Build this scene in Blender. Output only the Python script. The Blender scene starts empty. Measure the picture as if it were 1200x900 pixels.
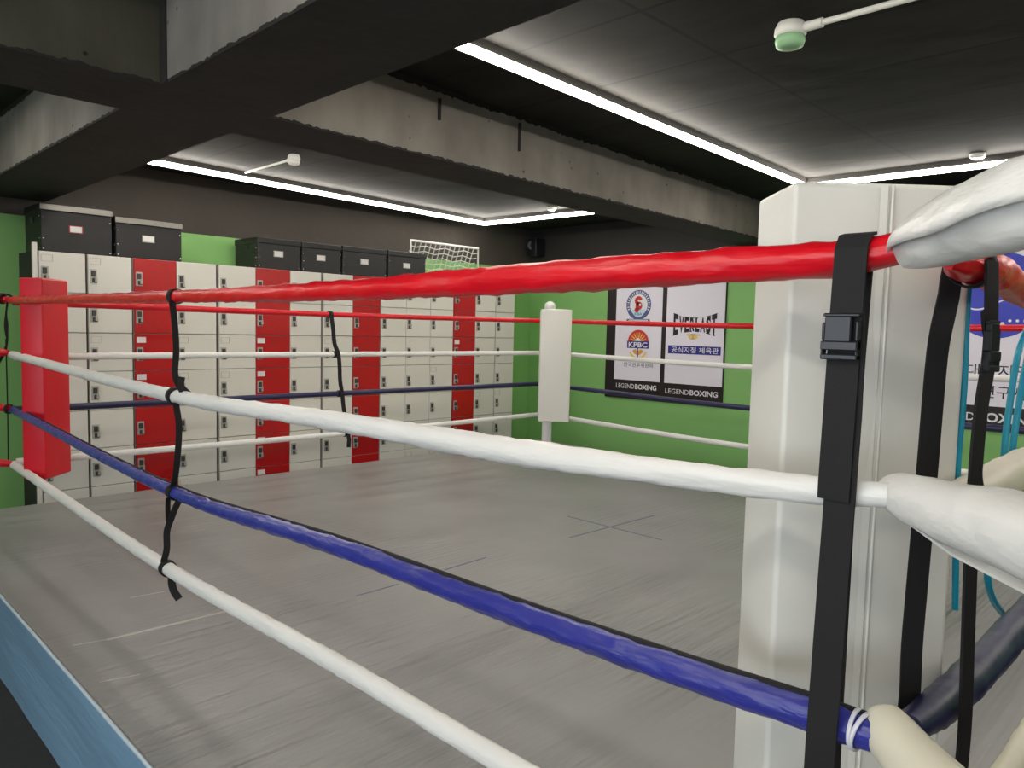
import bpy, bmesh, math, random
from mathutils import Vector, Matrix, noise
random.seed(4)
H = 0.40            # ring deck above the floor; heights below are measured from the ring canvas
C = bpy.context.scene.collection
PI = math.pi

# ---------------------------------------------------------------- materials
def lin(c):
    r = []
    for v in c:
        v = v/255.0
        r.append(v/12.92 if v <= 0.04045 else ((v+0.055)/1.055)**2.4)
    return (r[0], r[1], r[2], 1.0)

def mat(name, rgb, rough=0.5, metal=0.0, noise_amt=0.0, noise_scale=8.0, bump=0.0, bump_scale=40.0, stretch=(1, 1, 1),
        coat=0.0, bump_dist=0.01, sheen=0.0, spec=0.5, detail=4.0, rvar=0.0):
    m = bpy.data.materials.new(name); m.use_nodes = True
    nt = m.node_tree; n = nt.nodes; l = nt.links
    b = n['Principled BSDF']
    col = lin(rgb)
    b.inputs['Base Color'].default_value = col
    b.inputs['Roughness'].default_value = rough
    b.inputs['Metallic'].default_value = metal
    b.inputs['Specular IOR Level'].default_value = spec
    if coat: b.inputs['Coat Weight'].default_value = coat; b.inputs['Coat Roughness'].default_value = 0.25
    if sheen: b.inputs['Sheen Weight'].default_value = sheen
    tc = n.new('ShaderNodeTexCoord'); mp = n.new('ShaderNodeMapping')
    mp.inputs['Scale'].default_value = stretch
    l.new(tc.outputs['Object'], mp.inputs['Vector'])
    if noise_amt:
        nz = n.new('ShaderNodeTexNoise'); nz.inputs['Scale'].default_value = noise_scale; nz.inputs['Detail'].default_value = detail
        l.new(mp.outputs['Vector'], nz.inputs['Vector'])
        mx = n.new('ShaderNodeMix'); mx.data_type = 'RGBA'
        mx.inputs[6].default_value = tuple(max(0, c*(1-noise_amt)) for c in col[:3])+(1,)
        mx.inputs[7].default_value = tuple(min(1, c*(1+noise_amt)) for c in col[:3])+(1,)
        l.new(nz.outputs['Fac'], mx.inputs[0]); l.new(mx.outputs[2], b.inputs['Base Color'])
        if rvar:
            mr = n.new('ShaderNodeMapRange'); mr.inputs['To Min'].default_value = rough-rvar; mr.inputs['To Max'].default_value = rough+rvar
            l.new(nz.outputs['Fac'], mr.inputs['Value']); l.new(mr.outputs['Result'], b.inputs['Roughness'])
    if bump:
        nb = n.new('ShaderNodeTexNoise'); nb.inputs['Scale'].default_value = bump_scale; nb.inputs['Detail'].default_value = 3
        l.new(mp.outputs['Vector'], nb.inputs['Vector'])
        bp = n.new('ShaderNodeBump'); bp.inputs['Strength'].default_value = bump; bp.inputs['Distance'].default_value = bump_dist
        l.new(nb.outputs['Fac'], bp.inputs['Height']); l.new(bp.outputs['Normal'], b.inputs['Normal'])
    return m

def emit(name, rgb, strength):
    m = bpy.data.materials.new(name); m.use_nodes = True
    b = m.node_tree.nodes['Principled BSDF']
    b.inputs['Base Color'].default_value = (0.8, 0.8, 0.8, 1)
    b.inputs['Emission Color'].default_value = rgb+(1,)
    b.inputs['Emission Strength'].default_value = strength
    return m

def concrete(name, rgb, paint=None, lo=None, hi=None):
    """bare cast concrete with pits, stains; painted black above / below ragged brush lines"""
    m = mat(name, rgb, rough=0.85, spec=0.2)
    nt = m.node_tree; n = nt.nodes; l = nt.links; b = n['Principled BSDF']
    geo = n.new('ShaderNodeNewGeometry')
    nz = n.new('ShaderNodeTexNoise'); nz.inputs['Scale'].default_value = 2.2; nz.inputs['Detail'].default_value = 6
    l.new(geo.outputs['Position'], nz.inputs['Vector'])
    r = n.new('ShaderNodeValToRGB'); c = lin(rgb)
    r.color_ramp.elements[0].position = 0.3; r.color_ramp.elements[0].color = tuple(x*0.74 for x in c[:3])+(1,)
    r.color_ramp.elements[1].position = 0.68; r.color_ramp.elements[1].color = tuple(min(1, x*1.22) for x in c[:3])+(1,)
    l.new(nz.outputs['Fac'], r.inputs['Fac'])
    # streaks running down the face
    mp = n.new('ShaderNodeMapping'); mp.inputs['Scale'].default_value = (3.5, 3.5, 1.2)
    l.new(geo.outputs['Position'], mp.inputs['Vector'])
    st = n.new('ShaderNodeTexNoise'); st.inputs['Scale'].default_value = 1.6; st.inputs['Detail'].default_value = 5
    l.new(mp.outputs['Vector'], st.inputs['Vector'])
    sr = n.new('ShaderNodeMapRange'); sr.inputs['From Min'].default_value = 0.35; sr.inputs['From Max'].default_value = 0.7
    sr.inputs['To Min'].default_value = 0.86; sr.inputs['To Max'].default_value = 1.05
    l.new(st.outputs['Fac'], sr.inputs['Value'])
    mul = n.new('ShaderNodeMix'); mul.data_type = 'RGBA'; mul.blend_type = 'MULTIPLY'; mul.inputs[0].default_value = 1
    l.new(r.outputs['Color'], mul.inputs[6]); l.new(sr.outputs['Result'], mul.inputs[7])
    # pits
    vo = n.new('ShaderNodeTexVoronoi'); vo.inputs['Scale'].default_value = 9
    l.new(geo.outputs['Position'], vo.inputs['Vector'])
    pr = n.new('ShaderNodeMapRange'); pr.inputs['From Min'].default_value = 0.05; pr.inputs['From Max'].default_value = 0.10
    l.new(vo.outputs['Distance'], pr.inputs['Value'])
    pm = n.new('ShaderNodeMix'); pm.data_type = 'RGBA'
    l.new(pr.outputs['Result'], pm.inputs[0]); pm.inputs[6].default_value = tuple(x*0.25 for x in c[:3])+(1,)
    l.new(mul.outputs[2], pm.inputs[7])
    out = pm.outputs[2]
    sep = n.new('ShaderNodeSeparateXYZ'); l.new(geo.outputs['Position'], sep.inputs[0])
    rg = n.new('ShaderNodeTexNoise'); rg.inputs['Scale'].default_value = 24; rg.inputs['Detail'].default_value = 6
    l.new(geo.outputs['Position'], rg.inputs['Vector'])
    def paint_where(out, z, above, amp):
        a = n.new('ShaderNodeMath'); a.operation = 'MULTIPLY_ADD'; a.inputs[1].default_value = amp; a.inputs[2].default_value = -amp*0.5
        l.new(rg.outputs['Fac'], a.inputs[0])
        s = n.new('ShaderNodeMath'); s.operation = 'ADD'
        l.new(sep.outputs['Z'], s.inputs[0]); l.new(a.outputs[0], s.inputs[1])
        t = n.new('ShaderNodeMath'); t.operation = 'GREATER_THAN' if above else 'LESS_THAN'; t.inputs[1].default_value = z
        l.new(s.outputs[0], t.inputs[0])
        mm = n.new('ShaderNodeMix'); mm.data_type = 'RGBA'
        l.new(t.outputs[0], mm.inputs[0]); l.new(out, mm.inputs[6]); mm.inputs[7].default_value = lin(paint)
        return mm.outputs[2]
    if paint:
        if hi is not None: out = paint_where(out, hi, True, 0.05)
        if lo is not None: out = paint_where(out, lo, False, 0.035)
    l.new(out, b.inputs['Base Color'])
    bp = n.new('ShaderNodeBump'); bp.inputs['Strength'].default_value = 0.5; bp.inputs['Distance'].default_value = 0.02
    l.new(st.outputs['Fac'], bp.inputs['Height']); l.new(bp.outputs['Normal'], b.inputs['Normal'])
    return m

BLACKP = (50, 48, 46)
M = {}
M['beam'] = concrete('bare_concrete', (138, 132, 124), BLACKP, lo=2.112+H, hi=2.44+H)
M['beam_dark'] = concrete('dark_concrete', (84, 82, 70), BLACKP, lo=2.112+H)  # same concrete in a darker, more olive tone
M['black_paint'] = mat('black_ceiling_paint', BLACKP, 0.8, noise_amt=0.35, noise_scale=3, bump=0.4, bump_scale=14, spec=0.25)

def ceiling_mat():
    m = mat('black_painted_slab', (40, 37, 33), 0.8, spec=0.25)
    nt = m.node_tree; n = nt.nodes; l = nt.links; b = n['Principled BSDF']
    geo = n.new('ShaderNodeNewGeometry')
    nz = n.new('ShaderNodeTexNoise'); nz.inputs['Scale'].default_value = 2.6; nz.inputs['Detail'].default_value = 5; nz.inputs['Distortion'].default_value = 0.15
    mp = n.new('ShaderNodeMapping'); mp.inputs['Scale'].default_value = (0.8, 0.5, 1)
    l.new(geo.outputs['Position'], mp.inputs['Vector']); l.new(mp.outputs['Vector'], nz.inputs['Vector'])
    r = n.new('ShaderNodeValToRGB'); c = lin((38, 36, 32))
    r.color_ramp.elements[0].position = 0.32; r.color_ramp.elements[0].color = tuple(x*0.45 for x in c[:3])+(1,)
    r.color_ramp.elements[1].position = 0.66; r.color_ramp.elements[1].color = tuple(x*1.45 for x in c[:3])+(1,)
    l.new(nz.outputs['Fac'], r.inputs['Fac'])
    br = n.new('ShaderNodeTexBrick'); br.offset = 0.0; br.inputs['Scale'].default_value = 1.0
    br.inputs['Brick Width'].default_value = 0.62; br.inputs['Row Height'].default_value = 1.8; br.inputs['Mortar Size'].default_value = 0.012
    br.inputs['Mortar Smooth'].default_value = 0.3
    br.inputs['Color1'].default_value = (1, 1, 1, 1); br.inputs['Color2'].default_value = (0.62, 0.62, 0.62, 1); br.inputs['Mortar'].default_value = (0.3, 0.3, 0.3, 1)
    l.new(geo.outputs['Position'], br.inputs['Vector'])
    mul = n.new('ShaderNodeMix'); mul.data_type = 'RGBA'; mul.blend_type = 'MULTIPLY'; mul.inputs[0].default_value = 1
    l.new(r.outputs['Color'], mul.inputs[6]); l.new(br.outputs['Color'], mul.inputs[7]); l.new(mul.outputs[2], b.inputs['Base Color'])
    bp = n.new('ShaderNodeBump'); bp.inputs['Strength'].default_value = 0.35; bp.inputs['Distance'].default_value = 0.03
    l.new(nz.outputs['Fac'], bp.inputs['Height'])
    l.new(bp.outputs['Normal'], b.inputs['Normal'])
    return m
M['slab'] = ceiling_mat()

def canvas_mat():
    m = mat('grey_ring_canvas', (150, 146, 140), 0.42, spec=0.45)
    nt = m.node_tree; n = nt.nodes; l = nt.links; b = n['Principled BSDF']
    geo = n.new('ShaderNodeNewGeometry')
    nz = n.new('ShaderNodeTexNoise'); nz.inputs['Scale'].default_value = 1.3; nz.inputs['Detail'].default_value = 6
    l.new(geo.outputs['Position'], nz.inputs['Vector'])
    r = n.new('ShaderNodeValToRGB'); c = lin((143, 143, 141))
    r.color_ramp.elements[0].position = 0.3; r.color_ramp.elements[0].color = tuple(x*0.84 for x in c[:3])+(1,)
    r.color_ramp.elements[1].position = 0.7; r.color_ramp.elements[1].color = tuple(x*1.12 for x in c[:3])+(1,)
    l.new(nz.outputs['Fac'], r.inputs['Fac']); l.new(r.outputs['Color'], b.inputs['Base Color'])
    # ripples of the stretched canvas: they run along x, patchy
    mp = n.new('ShaderNodeMapping'); mp.inputs['Scale'].default_value = (0.8, 17, 1)
    l.new(geo.outputs['Position'], mp.inputs['Vector'])
    wv = n.new('ShaderNodeTexNoise'); wv.inputs['Scale'].default_value = 2.0; wv.inputs['Detail'].default_value = 1.5
    l.new(mp.outputs['Vector'], wv.inputs['Vector'])
    pn = n.new('ShaderNodeTexNoise'); pn.inputs['Scale'].default_value = 0.8; pn.inputs['Detail'].default_value = 1
    l.new(geo.outputs['Position'], pn.inputs['Vector'])
    sep = n.new('ShaderNodeSeparateXYZ'); l.new(geo.outputs['Position'], sep.inputs[0])
    # slacker towards the camera's side of the ring
    sl = n.new('ShaderNodeMapRange'); sl.inputs['From Min'].default_value = 3.6; sl.inputs['From Max'].default_value = 1.8
    sl.inputs['To Min'].default_value = 0.12; sl.inputs['To Max'].default_value = 1.0
    l.new(sep.outputs['Y'], sl.inputs['Value'])
    pm = n.new('ShaderNodeMapRange'); pm.inputs['From Min'].default_value = 0.36; pm.inputs['From Max'].default_value = 0.62
    l.new(pn.outputs['Fac'], pm.inputs['Value'])
    a = n.new('ShaderNodeMath'); a.operation = 'MULTIPLY'; l.new(sl.outputs[0], a.inputs[0]); l.new(pm.outputs[0], a.inputs[1])
    h = n.new('ShaderNodeMath'); h.operation = 'MULTIPLY'; l.new(a.outputs[0], h.inputs[0]); l.new(wv.outputs['Fac'], h.inputs[1])
    bp = n.new('ShaderNodeBump'); bp.inputs['Strength'].default_value = 1.0; bp.inputs['Distance'].default_value = 0.032
    l.new(h.outputs[0], bp.inputs['Height'])
    l.new(bp.outputs['Normal'], b.inputs['Normal'])
    return m
M['canvas'] = canvas_mat()
M['crease'] = mat('lit_crease', (192, 189, 182), 0.5)  # canvas seams; the light they catch is put into the colour
M['pen'] = mat('blue_line', (98, 102, 128), 0.7)
M['apron'] = mat('blue_grey_vinyl', (122, 158, 184), 0.33, noise_amt=0.25, noise_scale=1.4, stretch=(1, 0.5, 4), bump=0.5, bump_scale=3, bump_dist=0.02)
M['piping'] = mat('pale_piping', (190, 205, 215), 0.35)
M['rubber'] = mat('black_rubber_tile', (44, 42, 41), 0.75, noise_amt=0.3, noise_scale=30, bump=0.3, bump_scale=120)
M['green'] = mat('green_wall_paint', (140, 196, 116), 0.6, noise_amt=0.05, noise_scale=1.2)
M['wall_black'] = mat('black_wall_paint', (46, 43, 42), 0.7, noise_amt=0.25, noise_scale=2)
M['wall_brown'] = mat('dark_brown_rough_wall', (74, 68, 62), 0.8, noise_amt=0.25, noise_scale=2, bump=0.3, bump_scale=12)
M['grey_wall'] = mat('grey_wall_paint', (120, 118, 114), 0.7)
M['skirting'] = mat('dark_skirting', (34, 44, 34), 0.6)
M['red_vinyl'] = mat('red_vinyl', (214, 14, 32), 0.34, noise_amt=0.12, noise_scale=6, bump=0.55, bump_scale=9, stretch=(2.2, 1, 4), bump_dist=0.012)
M['red_pad'] = mat('red_pad_vinyl', (222, 12, 36), 0.38, bump=0.2, bump_scale=5)
M['white_vinyl'] = mat('white_vinyl', (232, 231, 226), 0.36, noise_amt=0.04, bump=0.45, bump_scale=10, stretch=(2.2, 1, 4), bump_dist=0.012)
M['white_pad'] = mat('white_pad_vinyl', (222, 221, 212), 0.42, noise_amt=0.04, noise_scale=3, bump=0.28, bump_scale=4, stretch=(1, 1, 0.4), bump_dist=0.02)
M['cream_vinyl'] = mat('cream_vinyl', (222, 217, 196), 0.4, noise_amt=0.04, bump=0.3, bump_scale=8)
M['blue_vinyl'] = mat('blue_vinyl', (50, 54, 142), 0.3, noise_amt=0.2, noise_scale=9, bump=0.6, bump_scale=12, stretch=(2.2, 1, 4), bump_dist=0.012)
M['navy_vinyl'] = mat('navy_vinyl', (34, 34, 74), 0.38, noise_amt=0.12, bump=0.4, bump_scale=9)
M['webbing'] = mat('black_webbing', (32, 31, 32), 0.75, bump=0.5, bump_scale=400, bump_dist=0.001, spec=0.3)
M['buckle'] = mat('black_buckle_plastic', (30, 32, 36), 0.35)
M['cord_white'] = mat('white_cord', (215, 215, 225), 0.6)
M['teal'] = mat('teal_cord', (20, 150, 180), 0.4)
M['post_white'] = mat('white_post_paint', (226, 226, 224), 0.35)
M['locker_white'] = mat('cream_locker_steel', (226, 223, 212), 0.4, noise_amt=0.03, noise_scale=2)
M['locker_red'] = mat('red_locker_steel', (186, 18, 20), 0.34, noise_amt=0.08, noise_scale=2)
M['locker_body'] = mat('locker_frame_steel', (176, 173, 164), 0.5)
M['locker_base'] = mat('locker_base', (110, 106, 100), 0.6)
M['lock_plate'] = mat('lock_plate', (184, 182, 172), 0.4, metal=0.2)
M['lock_dial'] = mat('lock_dial', (66, 65, 62), 0.45)
M['paper'] = mat('white_paper', (232, 230, 228), 0.6)
M['tagframe'] = mat('red_tag_frame', (190, 70, 70), 0.6)
M['pale_frame'] = mat('pale_label_frame', (176, 172, 160), 0.6)
M['box_black'] = mat('black_trunk_panel', (30, 28, 28), 0.5, noise_amt=0.15)
M['box_lid'] = mat('brushed_lid_rim', (120, 118, 112), 0.28, metal=0.85, noise_amt=0.3, noise_scale=3)
M['rivet'] = mat('silver_rivet', (200, 200, 200), 0.25, metal=1.0)
M['net'] = mat('white_net', (226, 226, 222), 0.6)
M['banner_black'] = mat('black_banner_board', (30, 22, 24), 0.5)
M['banner_white'] = mat('white_banner_panel', (242, 238, 250), 0.45)
M['ink_black'] = mat('ink_black', (28, 28, 34), 0.5)
M['ink_grey'] = mat('ink_grey', (110, 108, 122), 0.5)
M['ink_blue'] = mat('ink_blue', (38, 44, 140), 0.5)
M['ink_midblue'] = mat('ink_midblue', (62, 72, 196), 0.5)
M['ink_slate'] = mat('ink_slate', (84, 96, 150), 0.5)
M['ink_red'] = mat('ink_red', (214, 52, 50), 0.5)
M['ink_orange'] = mat('ink_orange', (232, 160, 70), 0.5)
M['ink_yellow'] = mat('ink_yellow', (240, 214, 120), 0.5)
M['ink_gold'] = mat('ink_gold', (198, 168, 120), 0.5)
M['ink_pale'] = mat('ink_pale', (196, 226, 240), 0.5)
M['ink_white'] = mat('ink_white', (238, 238, 244), 0.5)
M['led'] = emit('led_diffuser', (1.0, 0.94, 0.85), 27.0)
M['fixture'] = mat('fixture_housing', (60, 58, 55), 0.5)
M['plastic_white'] = mat('white_plastic', (224, 224, 218), 0.4)
M['plastic_green'] = mat('pale_green_plastic', (150, 196, 150), 0.4)
M['sensor_lit'] = emit('small_lamp_lens', (1.0, 0.95, 0.85), 2.0)
M['speaker_grey'] = mat('speaker_cone', (88, 88, 92), 0.5)
M['win_frame'] = mat('white_window_frame', (220, 220, 220), 0.5)
M['glass'] = emit('daylit_frosted_glass', (0.80, 0.90, 1.0), 2.6)

# ---------------------------------------------------------------- mesh builder
class MB:
    def __init__(s): s.v = []; s.f = []; s.mi = []; s.sm = []
    def add(s, vs, fs, mi=0, smooth=False):
        o = len(s.v); s.v += [Vector(v) for v in vs]
        for f in fs: s.f.append([o+i for i in f]); s.mi.append(mi); s.sm.append(smooth)
    def box(s, a, b, mi=0, bev=0.0, R=None, o=(0, 0, 0)):
        """axis box from corner a to b, bevelled; optional rotation matrix R about the point o"""
        bm = bmesh.new(); bmesh.ops.create_cube(bm, size=1)
        a = Vector(a); b = Vector(b); c = (a+b)/2; d = b-a
        for v in bm.verts: v.co = Vector((v.co.x*d.x+c.x, v.co.y*d.y+c.y, v.co.z*d.z+c.z))
        if bev > 0:
            bmesh.ops.bevel(bm, geom=bm.edges[:]+bm.verts[:], offset=bev, segments=3 if bev > .006 else 1, profile=0.5, affect='EDGES')
        bm.verts.index_update()
        vs = [v.co.copy() for v in bm.verts]
        if R is not None:
            o = Vector(o); vs = [R @ (v-o) + o for v in vs]
        s.add(vs, [[v.index for v in f.verts] for f in bm.faces], mi, bev > .006); bm.free()
        return s
    def tube(s, pts, rad, seg=14, mi=0, wob=0.0, seed=0, wscale=(30, 30), cap=True, squash=None, fold=0.0):
        pts = [Vector(p) for p in pts]; n = len(pts)
        rads = rad if isinstance(rad, (list, tuple)) else [rad]*n
        vs = []; up = Vector((0, 0, 1)); prev = None; L = 0
        for i, p in enumerate(pts):
            t = (pts[min(i+1, n-1)]-pts[max(i-1, 0)]).normalized()
            if prev is None:
                side = t.cross(up)
                if side.length < .05: side = t.cross(Vector((1, 0, 0)))
                side.normalize()
            else:
                side = prev-t*prev.dot(t); side.normalize()
            prev = side; u2 = side.cross(t).normalized()
            if i: L += (p-pts[i-1]).length
            for k in range(seg):
                a = 2*PI*k/seg; r = rads[i]
                if wob: r *= 1+wob*noise.noise(Vector((math.cos(a)*1.3+seed*7.1, math.sin(a)*1.3, L*wscale[0]))) + 0.6*wob*noise.noise(Vector((math.cos(a)*4+seed, math.sin(a)*4, L*wscale[1])))
                if fold: r *= 1+fold*math.cos(a*3+L*2)*0.5
                x = math.cos(a)*r; y = math.sin(a)*r
                if squash: x *= squash[0]; y *= squash[1]
                vs.append(p+side*x+u2*y)
        fs = []
        for i in range(n-1):
            for k in range(seg):
                k2 = (k+1) % seg
                fs.append([i*seg+k, i*seg+k2, (i+1)*seg+k2, (i+1)*seg+k])
        s.add(vs, fs, mi, True)
        if cap:
            s.add(vs[:seg], [list(range(seg))[::-1]], mi); s.add(vs[-seg:], [list(range(seg))], mi)
        return s
    def ribbon(s, pts, wdir, w, t=0.003, mi=0):
        """webbing: rectangular section swept along pts; wdir one direction or one per point"""
        pts = [Vector(p) for p in pts]; n = len(pts); vs = []
        for i, p in enumerate(pts):
            tg = (pts[min(i+1, n-1)]-pts[max(i-1, 0)]).normalized()
            wd = Vector(wdir[i]) if isinstance(wdir[0], (list, tuple, Vector)) else Vector(wdir)
            wd = (wd-tg*wd.dot(tg)).normalized(); nn = tg.cross(wd).normalized()
            ww = w[i] if isinstance(w, (list, tuple)) else w
            for a, b in ((-1, -1), (1, -1), (1, 1), (-1, 1)): vs.append(p+wd*a*ww/2+nn*b*t/2)
        fs = []
        for i in range(n-1):
            for k in range(4):
                k2 = (k+1) % 4; fs.append([i*4+k, i*4+k2, (i+1)*4+k2, (i+1)*4+k])
        fs += [[3, 2, 1, 0], [n*4-4, n*4-3, n*4-2, n*4-1]]
        s.add(vs, fs, mi); return s
    def loop(s, c, axis, r, w, t=0.004, mi=0, seg=20, ry=None):
        """a band wrapped round a rope: ring about axis"""
        axis = Vector(axis).normalized(); c = Vector(c)
        a1 = axis.cross(Vector((0, 0, 1)));  a1.normalize(); a2 = axis.cross(a1).normalized()
        vs = []
        for k in range(seg):
            a = 2*PI*k/seg; d = a1*math.cos(a)+a2*math.sin(a)
            for rr, ww in ((r, -w/2), (r, w/2), (r+t, w/2), (r+t, -w/2)): vs.append(c+d*rr+axis*ww)
        fs = []
        for k in range(seg):
            k2 = (k+1) % seg
            for j in range(4):
                j2 = (j+1) % 4; fs.append([k*4+j, k*4+j2, k2*4+j2, k2*4+j])
        s.add(vs, fs, mi, True); return s
    def lathe(s, c, prof, axis=(0, 0, 1), seg=24, mi=0):
        axis = Vector(axis).normalized(); c = Vector(c)
        q = Vector((0, 0, 1)).rotation_difference(axis); vs = []
        for r, z in prof:
            for k in range(seg):
                a = 2*PI*k/seg; vs.append(c+q @ Vector((r*math.cos(a), r*math.sin(a), z)))
        fs = []
        for i in range(len(prof)-1):
            for k in range(seg):
                k2 = (k+1) % seg; fs.append([i*seg+k, i*seg+k2, (i+1)*seg+k2, (i+1)*seg+k])
        fs.append(list(range(seg))[::-1]); fs.append([(len(prof)-1)*seg+k for k in range(seg)])
        s.add(vs, fs, mi, True); return s
    def build(s, name, mats, parent=None, loc=None, label=None):
        """vertices are in world space; the object's origin is the parent's, or loc"""
        if not isinstance(mats, (list, tuple)): mats = [mats]
        if parent is not None:
            org = Vector((0, 0, 0)); q = parent
            while q is not None: org += q.location; q = q.parent
        elif loc is not None: org = Vector(loc)
        else:
            xs = [v.x for v in s.v]; ys = [v.y for v in s.v]; zs = [v.z for v in s.v]
            org = Vector(((min(xs)+max(xs))/2, (min(ys)+max(ys))/2, min(zs)))
        me = bpy.data.meshes.new(name); me.from_pydata([tuple(v-org) for v in s.v], [], s.f); me.update()
        for m in mats: me.materials.append(M[m])
        me.polygons.foreach_set('material_index', s.mi); me.polygons.foreach_set('use_smooth', s.sm)
        bm = bmesh.new(); bm.from_mesh(me); bmesh.ops.recalc_face_normals(bm, faces=bm.faces); bm.to_mesh(me); bm.free()
        o = bpy.data.objects.new(name, me); C.objects.link(o)
        if parent is not None: o.parent = parent
        else: o.location = org
        if label: o['label'] = label
        return o

def tag(o, label=None, cat=None, group=None, kind=None):
    if label: o['label'] = label
    if cat: o['category'] = cat
    if group: o['group'] = group
    if kind: o['kind'] = kind
    return o
def thing(name, label, cat, loc, group=None):
    o = bpy.data.objects.new(name, None); C.objects.link(o); o.location = loc; o.empty_display_size = 0.05
    return tag(o, label, cat, group)
def struct(name, mb, m): return tag(mb.build(name, m), kind='structure')

def smooth_path(keys, n):
    """Catmull-Rom through keys (each a tuple of floats)"""
    K = [list(k) for k in keys]; out = []
    seglen = [max(1e-6, math.dist(K[i][:3], K[i+1][:3])) for i in range(len(K)-1)]; tot = sum(seglen)
    for i in range(len(K)-1):
        p0 = K[max(i-1, 0)]; p1 = K[i]; p2 = K[i+1]; p3 = K[min(i+2, len(K)-1)]
        m = max(2, round(n*seglen[i]/tot))
        for j in range(m):
            t = j/m
            # cardinal tangents scaled for uneven key spacing
            d1 = seglen[i]; da = seglen[i-1] if i else d1; db = seglen[i+1] if i+1 < len(seglen) else d1
            r = []
            for a, b, c, d in zip(p0, p1, p2, p3):
                m1 = (c-a)*d1/(d1+da) if i else (c-b); m2 = (d-b)*d1/(d1+db) if i+2 < len(K) else (c-b)
                r.append((2*t**3-3*t*t+1)*b+(t**3-2*t*t+t)*m1+(-2*t**3+3*t*t)*c+(t**3-t*t)*m2)
            out.append(tuple(r))
    out.append(tuple(K[-1])); return out

# ---------------------------------------------------------------- the room
XW, YW, X0, Y0, ZC = 6.95, 6.60, -3.4, -4.2, 2.47
struct('floor', MB().box((X0, Y0, -H-.1), (XW+.2, YW+.2, -H)), 'rubber')
struct('ceiling', MB().box((X0, Y0, ZC), (XW+.2, YW+.2, ZC+.12)), 'slab')
w = MB().box((X0, YW, -H), (XW+.2, YW+.2, 1.98)); w.box((X0, YW, 1.98), (XW+.2, YW+.2, ZC), 1); struct('wall_north', w, ['green', 'wall_brown'])
w = MB().box((XW, Y0, -H), (XW+.2, YW, 1.98)); w.box((XW, Y0, 1.98), (XW+.2, YW, ZC), 1); struct('wall_east', w, ['green', 'wall_black'])
struct('wall_south', MB().box((X0-.2, Y0-.2, -H), (XW+.2, Y0, ZC)), 'grey_wall')
w = MB().box((X0-.2, Y0, -H), (X0, -2.6, ZC)); w.box((X0-.2, 3.4, -H), (X0, YW+.2, ZC)); w.box((X0-.2, -2.6, -H), (X0, 3.4, .35)); w.box((X0-.2, -2.6, 1.9), (X0, 3.4, ZC))
struct('wall_west', w, 'grey_wall')
w = MB()
for y in (-2.6, -1.12, .37, 1.87, 3.35): w.box((X0-.12, y, .35), (X0-.04, y+.05, 1.9))
w.box((X0-.12, -2.6, .35), (X0-.04, 3.4, .40)); w.box((X0-.12, -2.6, 1.85), (X0-.04, 3.4, 1.9)); w.box((X0-.10, -2.6, .4), (X0-.09, 3.4, 1.85), 1)
struct('window_1', w, ['win_frame', 'glass'])
struct('baseboard_east', MB().box((XW-.02, Y0, -H), (XW, YW, -H+.12)), 'skirting')
struct('baseboard_north', MB().box((X0, YW-.02, -H), (1.30, YW, -H+.12)), 'skirting')
# concrete down-stand beams crossing above the ring's left side
def beam(name, a, b, face, facemat):
    """underside and back in black paint, the listed faces in bare concrete"""
    m = MB(); m.box(a, b, 0); o = m.build(name, ['black_paint', facemat]); tag(o, kind='structure')
    for p in o.data.polygons:
        if tuple(round(x) for x in p.normal) in face: p.material_index = 1
    return o
beam('trim_1', (1.11, Y0, 2.1), (1.59, YW, 2.47), [(-1, 0, 0)], 'beam')
b2 = beam('trim_2', (1.59, 3.07, 2.1), (XW, 3.46, 2.47), [(0, -1, 0)], 'beam')
for v in b2.data.vertices:                 # this beam runs very slightly out of square
    if v.co.x > 0: v.co.y += .27
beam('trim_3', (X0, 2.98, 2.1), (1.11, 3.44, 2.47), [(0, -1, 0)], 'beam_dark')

bj = MB()
for (x0, z0, z1) in ((2.55, 2.30, 2.41), (3.18, 2.26, 2.42)):
    y = 3.07+.27*(x0-1.59)/(XW-1.59); bj.box((x0, y-.012, z0), (x0+.016, y+.004, z1), bev=.002)
o = tag(bj.build('trim_4', 'black_paint'), kind='structure')
bj = MB(); bj.box((1.10, 2.93, 2.1), (1.112, 2.98, 2.47), bev=.002); bj.box((1.098, 1.545, 2.13), (1.112, 1.575, 2.47), bev=.002)
tag(bj.build('trim_5', 'black_paint'), kind='structure')

# LED strips: profile on the ceiling slab, diffuser below, an added light-blocking outer lip
def led(label, a, b, out, group):
    """a,b along the strip; out = unit direction away from the bay's middle"""
    a = Vector((*a, ZC)); b = Vector((*b, ZC)); o = Vector((*out, 0))
    d = (b-a).normalized()
    t = thing('led_strip_light', label, 'ceiling light', ((a.x+b.x)/2, (a.y+b.y)/2, ZC-.02), group)
    def bx(o0, o1, z0, z1, nm, mt):
        n = Vector((d.y, -d.x, 0)); n = n if n.dot(o) > 0 else -n
        vs = [p+n*q+Vector((0, 0, z-ZC)) for z in (z0, z1) for p, q in ((a, o0), (a, o1), (b, o1), (b, o0))]
        m = MB(); m.add(vs, [[0, 1, 2, 3], [4, 5, 6, 7], [0, 1, 5, 4], [1, 2, 6, 5], [2, 3, 7, 6], [3, 0, 4, 7]]); m.build(nm, mt, t)
    bx(-.010, .011, ZC-.078, ZC-.044, 'diffuser', 'led')
    bx(-.006, .011, ZC-.044, ZC, 'profile', 'fixture')
    bx(.011, .020, ZC-.080, ZC, 'lip', 'fixture')
G1 = 'led strips of the bay over the ring'; G2 = 'led strips of the bay by the lockers'; G3 = 'led strips added out of view as fill light'
led('long bright led strip on the ceiling above the ring towards the white pad', (1.75, 2.455), (5.92, 2.64), (0, 1), G1)
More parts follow.
